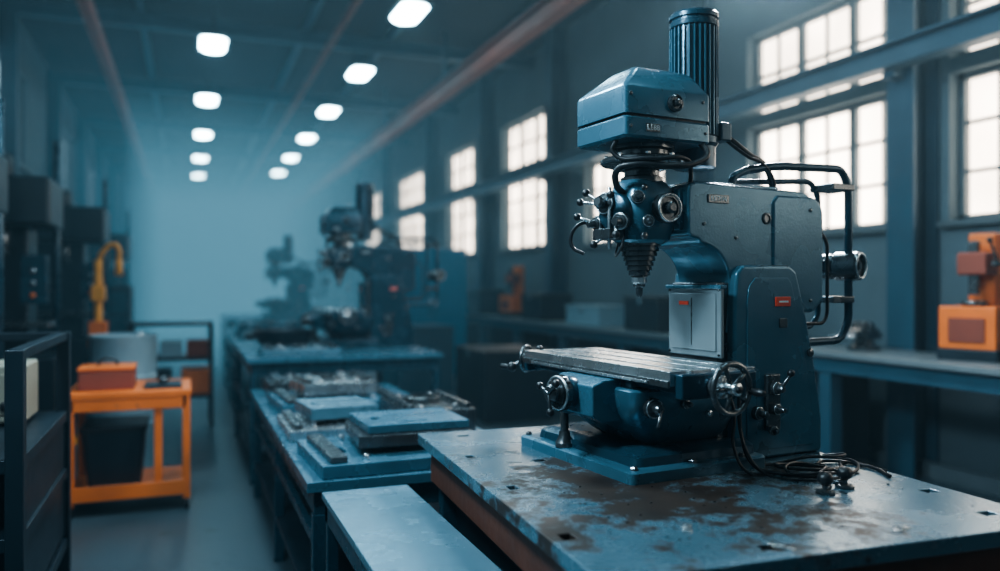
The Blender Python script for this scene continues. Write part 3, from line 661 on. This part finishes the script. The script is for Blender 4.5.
def window(side, o):
    global wn
    wn += 1; e = empty('window_%d' % wn)
    x = XR+.14 if side > 0 else XL-.14
    zs = o[2:]
    for k in range(0, len(zs), 2):
        z0, z1 = zs[k], zs[k+1]
        bm = bmesh.new()
        def b(y0, y1, za, zb, t=.03):
            r_ = bmesh.ops.create_cube(bm, size=1)
            for v in r_['verts']: v.co = Vector((x+v.co.x*2*t, (y0+y1)/2+v.co.y*(y1-y0), (za+zb)/2+v.co.z*(zb-za)))
        f = .045
        b(o[0], o[1], z0, z0+f); b(o[0], o[1], z1-f, z1); b(o[0], o[0]+f, z0, z1); b(o[1]-f, o[1], z0, z1)
        n = 3 if (o[1]-o[0]) < 2.5 else 4
        for i in range(1, n):
            yy = o[0]+(o[1]-o[0])*i/n; b(yy-.036, yy+.036, z0, z1, .028)
        m_ = 3 if z1-z0 > .9 else 2
        for i in range(1, m_):
            zz = z0+(z1-z0)*i/m_; b(o[0], o[1], zz-.012, zz+.012, .02)
        for i in range(n):
            yy = o[0]+(o[1]-o[0])*(i+.5)/n; b(yy-.008, yy+.008, z0, z1, .016)
        finish(bm, 'frame_%d' % k, e, 'frame', 0, smooth=False)
        s = .05*side
        box(e, 'pane_%d' % k, (x+s, o[0]+.002, z0+.002), (x+s+.01*side, o[1]-.002, z1-.002), 'sky' if side > 0 else 'skyl', 0)
    xi = XR if side > 0 else XL
    box(e, 'sill', (xi-.08 if side > 0 else xi-.02, o[0]-.05, zs[0]-.05), (xi+.02 if side > 0 else xi+.08, o[1]+.05, zs[0]-.002), 'frame', .005)
for o in WR: window(1, o)
for o in WL: window(-1, o)
for i, y in enumerate((-2.3, .27, 2.38, 4.71, 7.6, 11.3, 14.5, 18.2, 22.8, 27.3)):
    e = empty('wall_column'); box(e, 'flange_a', (5.22, y-.13, 0), (5.25, y+.13, H), 'beam'); box(e, 'flange_b', (5.46, y-.13, 0), (5.49, y+.13, H), 'beam'); box(e, 'web', (5.25, y-.02, 0), (5.46, y+.02, H), 'beam')
    box(e, 'bracket', (5.1, y-.05, 3.12), (5.22, y+.05, 3.18), 'beam')
rl = empty('wall_rail_beam'); box(rl, 'web', (5.09, -2.9, 3.20), (5.12, 32.9, 3.36), 'beam', .004); box(rl, 'flange_top', (5.02, -2.9, 3.36), (5.18, 32.9, 3.385), 'beam', .004); box(rl, 'flange_bottom', (5.02, -2.9, 3.185), (5.18, 32.9, 3.21), 'beam', .004)
cr = empty('crane_rail'); box(cr, 'web', (3.75, -2.9, 4.47), (3.79, 32.9, 4.66), 'rust', .004); box(cr, 'flange_bottom', (3.68, -2.9, 4.44), (3.86, 32.9, 4.47), 'rust', .004); box(cr, 'flange_top', (3.68, -2.9, 4.66), (3.86, 32.9, 4.69), 'rust', .004)
for i in range(9):
    box(cr, 'hanger_%d' % i, (3.75, i*4-.05, 4.69), (3.79, i*4+.05, H), 'beam')
cyl(None, 'ceiling_pipe', (-1.15, -2.9, 4.95), (-1.15, 32.9, 4.95), .09, 'rust')
cyl(None, 'ceiling_pipe', (2.0, -2.9, 5.1), (2.0, 32.9, 5.1), .05, 'rust')
for i in range(9):
    y = 0.5+4*i
    e = empty('roof_truss'); box(e, 'chord', (XL+.01, y-.08, 5.18), (XR-.01, y+.08, 5.34), 'beam'); box(e, 'top', (XL+.01, y-.12, 5.34), (XR-.01, y+.12, 5.38), 'beam')
    box(e, 'knee_left', (XL+.01, y-.08, 0), (XL+.22, y+.08, 5.18), 'beam')
for i, xx in enumerate((-.6, 1.7, 3.0, 4.6)):
    box(None, 'trim_%d' % (i+1), (xx-.05, YN+.02, 5.38), (xx+.05, YF-.02, 5.48), 'beam')
box(None, 'baseboard_right', (5.38, YN+.02, 0), (5.44, YF-.02, .12), 'frame', .003)

# ---------------------------------------------------------------- lamps
def lamp(x, y):
    e = empty('ceiling_lamp', (x, y, 0))
    loft(e, 'housing', [(5.02, -.22, .22, -.44, .44, .1), (5.10, -.18, .18, -.38, .38, .1)], 'beam')
    loft(e, 'diffuser', [(4.985, -.15, .15, -.36, .36, .14), (5.02, -.18, .18, -.39, .39, .14)], 'lamp')
    cyl(e, 'rod_a', (0, -.3, 5.1), (0, -.3, H), .01, 'black', seg=8); cyl(e, 'rod_b', (0, .3, 5.1), (0, .3, H), .01, 'black', seg=8)
for k in range(-3, 5): lamp(.36, 12.4+3.75*k)
for k in range(-3, 6): lamp(2.68, 10.05+3.15*k)
def area(name, loc, rot, sx, sy, e, col):
    l = bpy.data.lights.new(name, 'AREA'); l.shape = 'RECTANGLE'; l.size = sx; l.size_y = sy; l.energy = e; l.color = col
    o = bpy.data.objects.new(name, l); COL.objects.link(o); o.location = loc; o.rotation_euler = rot; return o
def aim(o, t):
    d = Vector(t)-o.location; o.rotation_euler = d.to_track_quat('-Z', 'Y').to_euler()
a = area('bench_fill_light', (-.8, 1.9, 3.4), (0, 0, 0), .5, .5, 105, (.68, .88, 1)); aim(a, (1.3, 2.1, 1.5))  # added front-left fill for the mill, no fixture here
a = area('aisle_fill_light', (.2, 4.8, 4.4), (0, 0, 0), .8, .8, 140, (.62, .87, 1)); aim(a, (1.2, 2.6, 1.0))  # added light over the aisle, aimed back at the bench, no fixture
a = area('rear_fill_light', (3.4, 4.0, 3.6), (0, 0, 0), .6, .6, 150, (.94, .96, 1)); aim(a, (1.4, 2.1, 1.3))  # added light behind the mill on the window side, no fixture

# ---------------------------------------------------------------- haze (world air + denser far bank)
def vol_nodes(nt, out, dens, L, scat=0):
    ab = nt.nodes.new('ShaderNodeVolumeAbsorption'); em = nt.nodes.new('ShaderNodeEmission'); ad = nt.nodes.new('ShaderNodeAddShader')
    ab.inputs['Color'].default_value = (0, 0, 0, 1); ab.inputs['Density'].default_value = dens
    em.inputs['Color'].default_value = (*L, 1); em.inputs['Strength'].default_value = dens
    nt.links.new(ab.outputs[0], ad.inputs[0]); nt.links.new(em.outputs[0], ad.inputs[1])
    last = ad
    if scat:
        sc = nt.nodes.new('ShaderNodeVolumeScatter'); sc.inputs['Density'].default_value = scat; sc.inputs['Color'].default_value = (.62, .88, 1, 1); sc.inputs['Anisotropy'].default_value = .4
        a2 = nt.nodes.new('ShaderNodeAddShader'); nt.links.new(last.outputs[0], a2.inputs[0]); nt.links.new(sc.outputs[0], a2.inputs[1]); last = a2
    nt.links.new(last.outputs[0], out.inputs['Volume'])
w = bpy.data.worlds.new('World'); scene.world = w; w.use_nodes = True
w.node_tree.nodes['Background'].inputs['Color'].default_value = (.02, .05, .07, 1)
vol_nodes(w.node_tree, w.node_tree.nodes['World Output'], .010, (.02, .06, .09), .0055)
def fog(name, a, b, dens, L, scat=0):
    bm = bmesh.new(); bmesh.ops.create_cube(bm, size=1)
    c = [(a[i]+b[i])/2 for i in range(3)]; s = [abs(b[i]-a[i]) for i in range(3)]
    for v in bm.verts: v.co = Vector((c[0]+v.co.x*s[0], c[1]+v.co.y*s[1], c[2]+v.co.z*s[2]))
    me = bpy.data.meshes.new(name); bm.to_mesh(me); bm.free()
    o = bpy.data.objects.new(name, me); COL.objects.link(o)
    m = bpy.data.materials.new(name); m.use_nodes = True; nt = m.node_tree; nt.nodes.clear()
    out = nt.nodes.new('ShaderNodeOutputMaterial'); vol_nodes(nt, out, dens, L, scat)
    me.materials.append(m)
fog('haze_bank', (-1.9, 9.8, .02), (4.2, YF-.02, 4.7), .035, (.075, .20, .28))
fog('haze_bank', (-.9, 13.2, .02), (3.2, YF-.03, 4.5), .075, (.15, .35, .46))

# ---------------------------------------------------------------- camera
cd = bpy.data.cameras.new('camera'); cam = bpy.data.objects.new('camera', cd); COL.objects.link(cam)
cam.location = (0, 0, 1.5); cam.rotation_euler = (math.radians(90), 0, math.radians(-21.4))
cd.sensor_width = 36; cd.lens = 28.8; cd.clip_start = .05
cd.dof.use_dof = True; cd.dof.focus_distance = 2.4; cd.dof.aperture_fstop = 1.0
scene.camera = cam
scene.view_settings.view_transform = 'AgX'
scene.view_settings.look = 'AgX - High Contrast'
scene.view_settings.exposure = 0.2
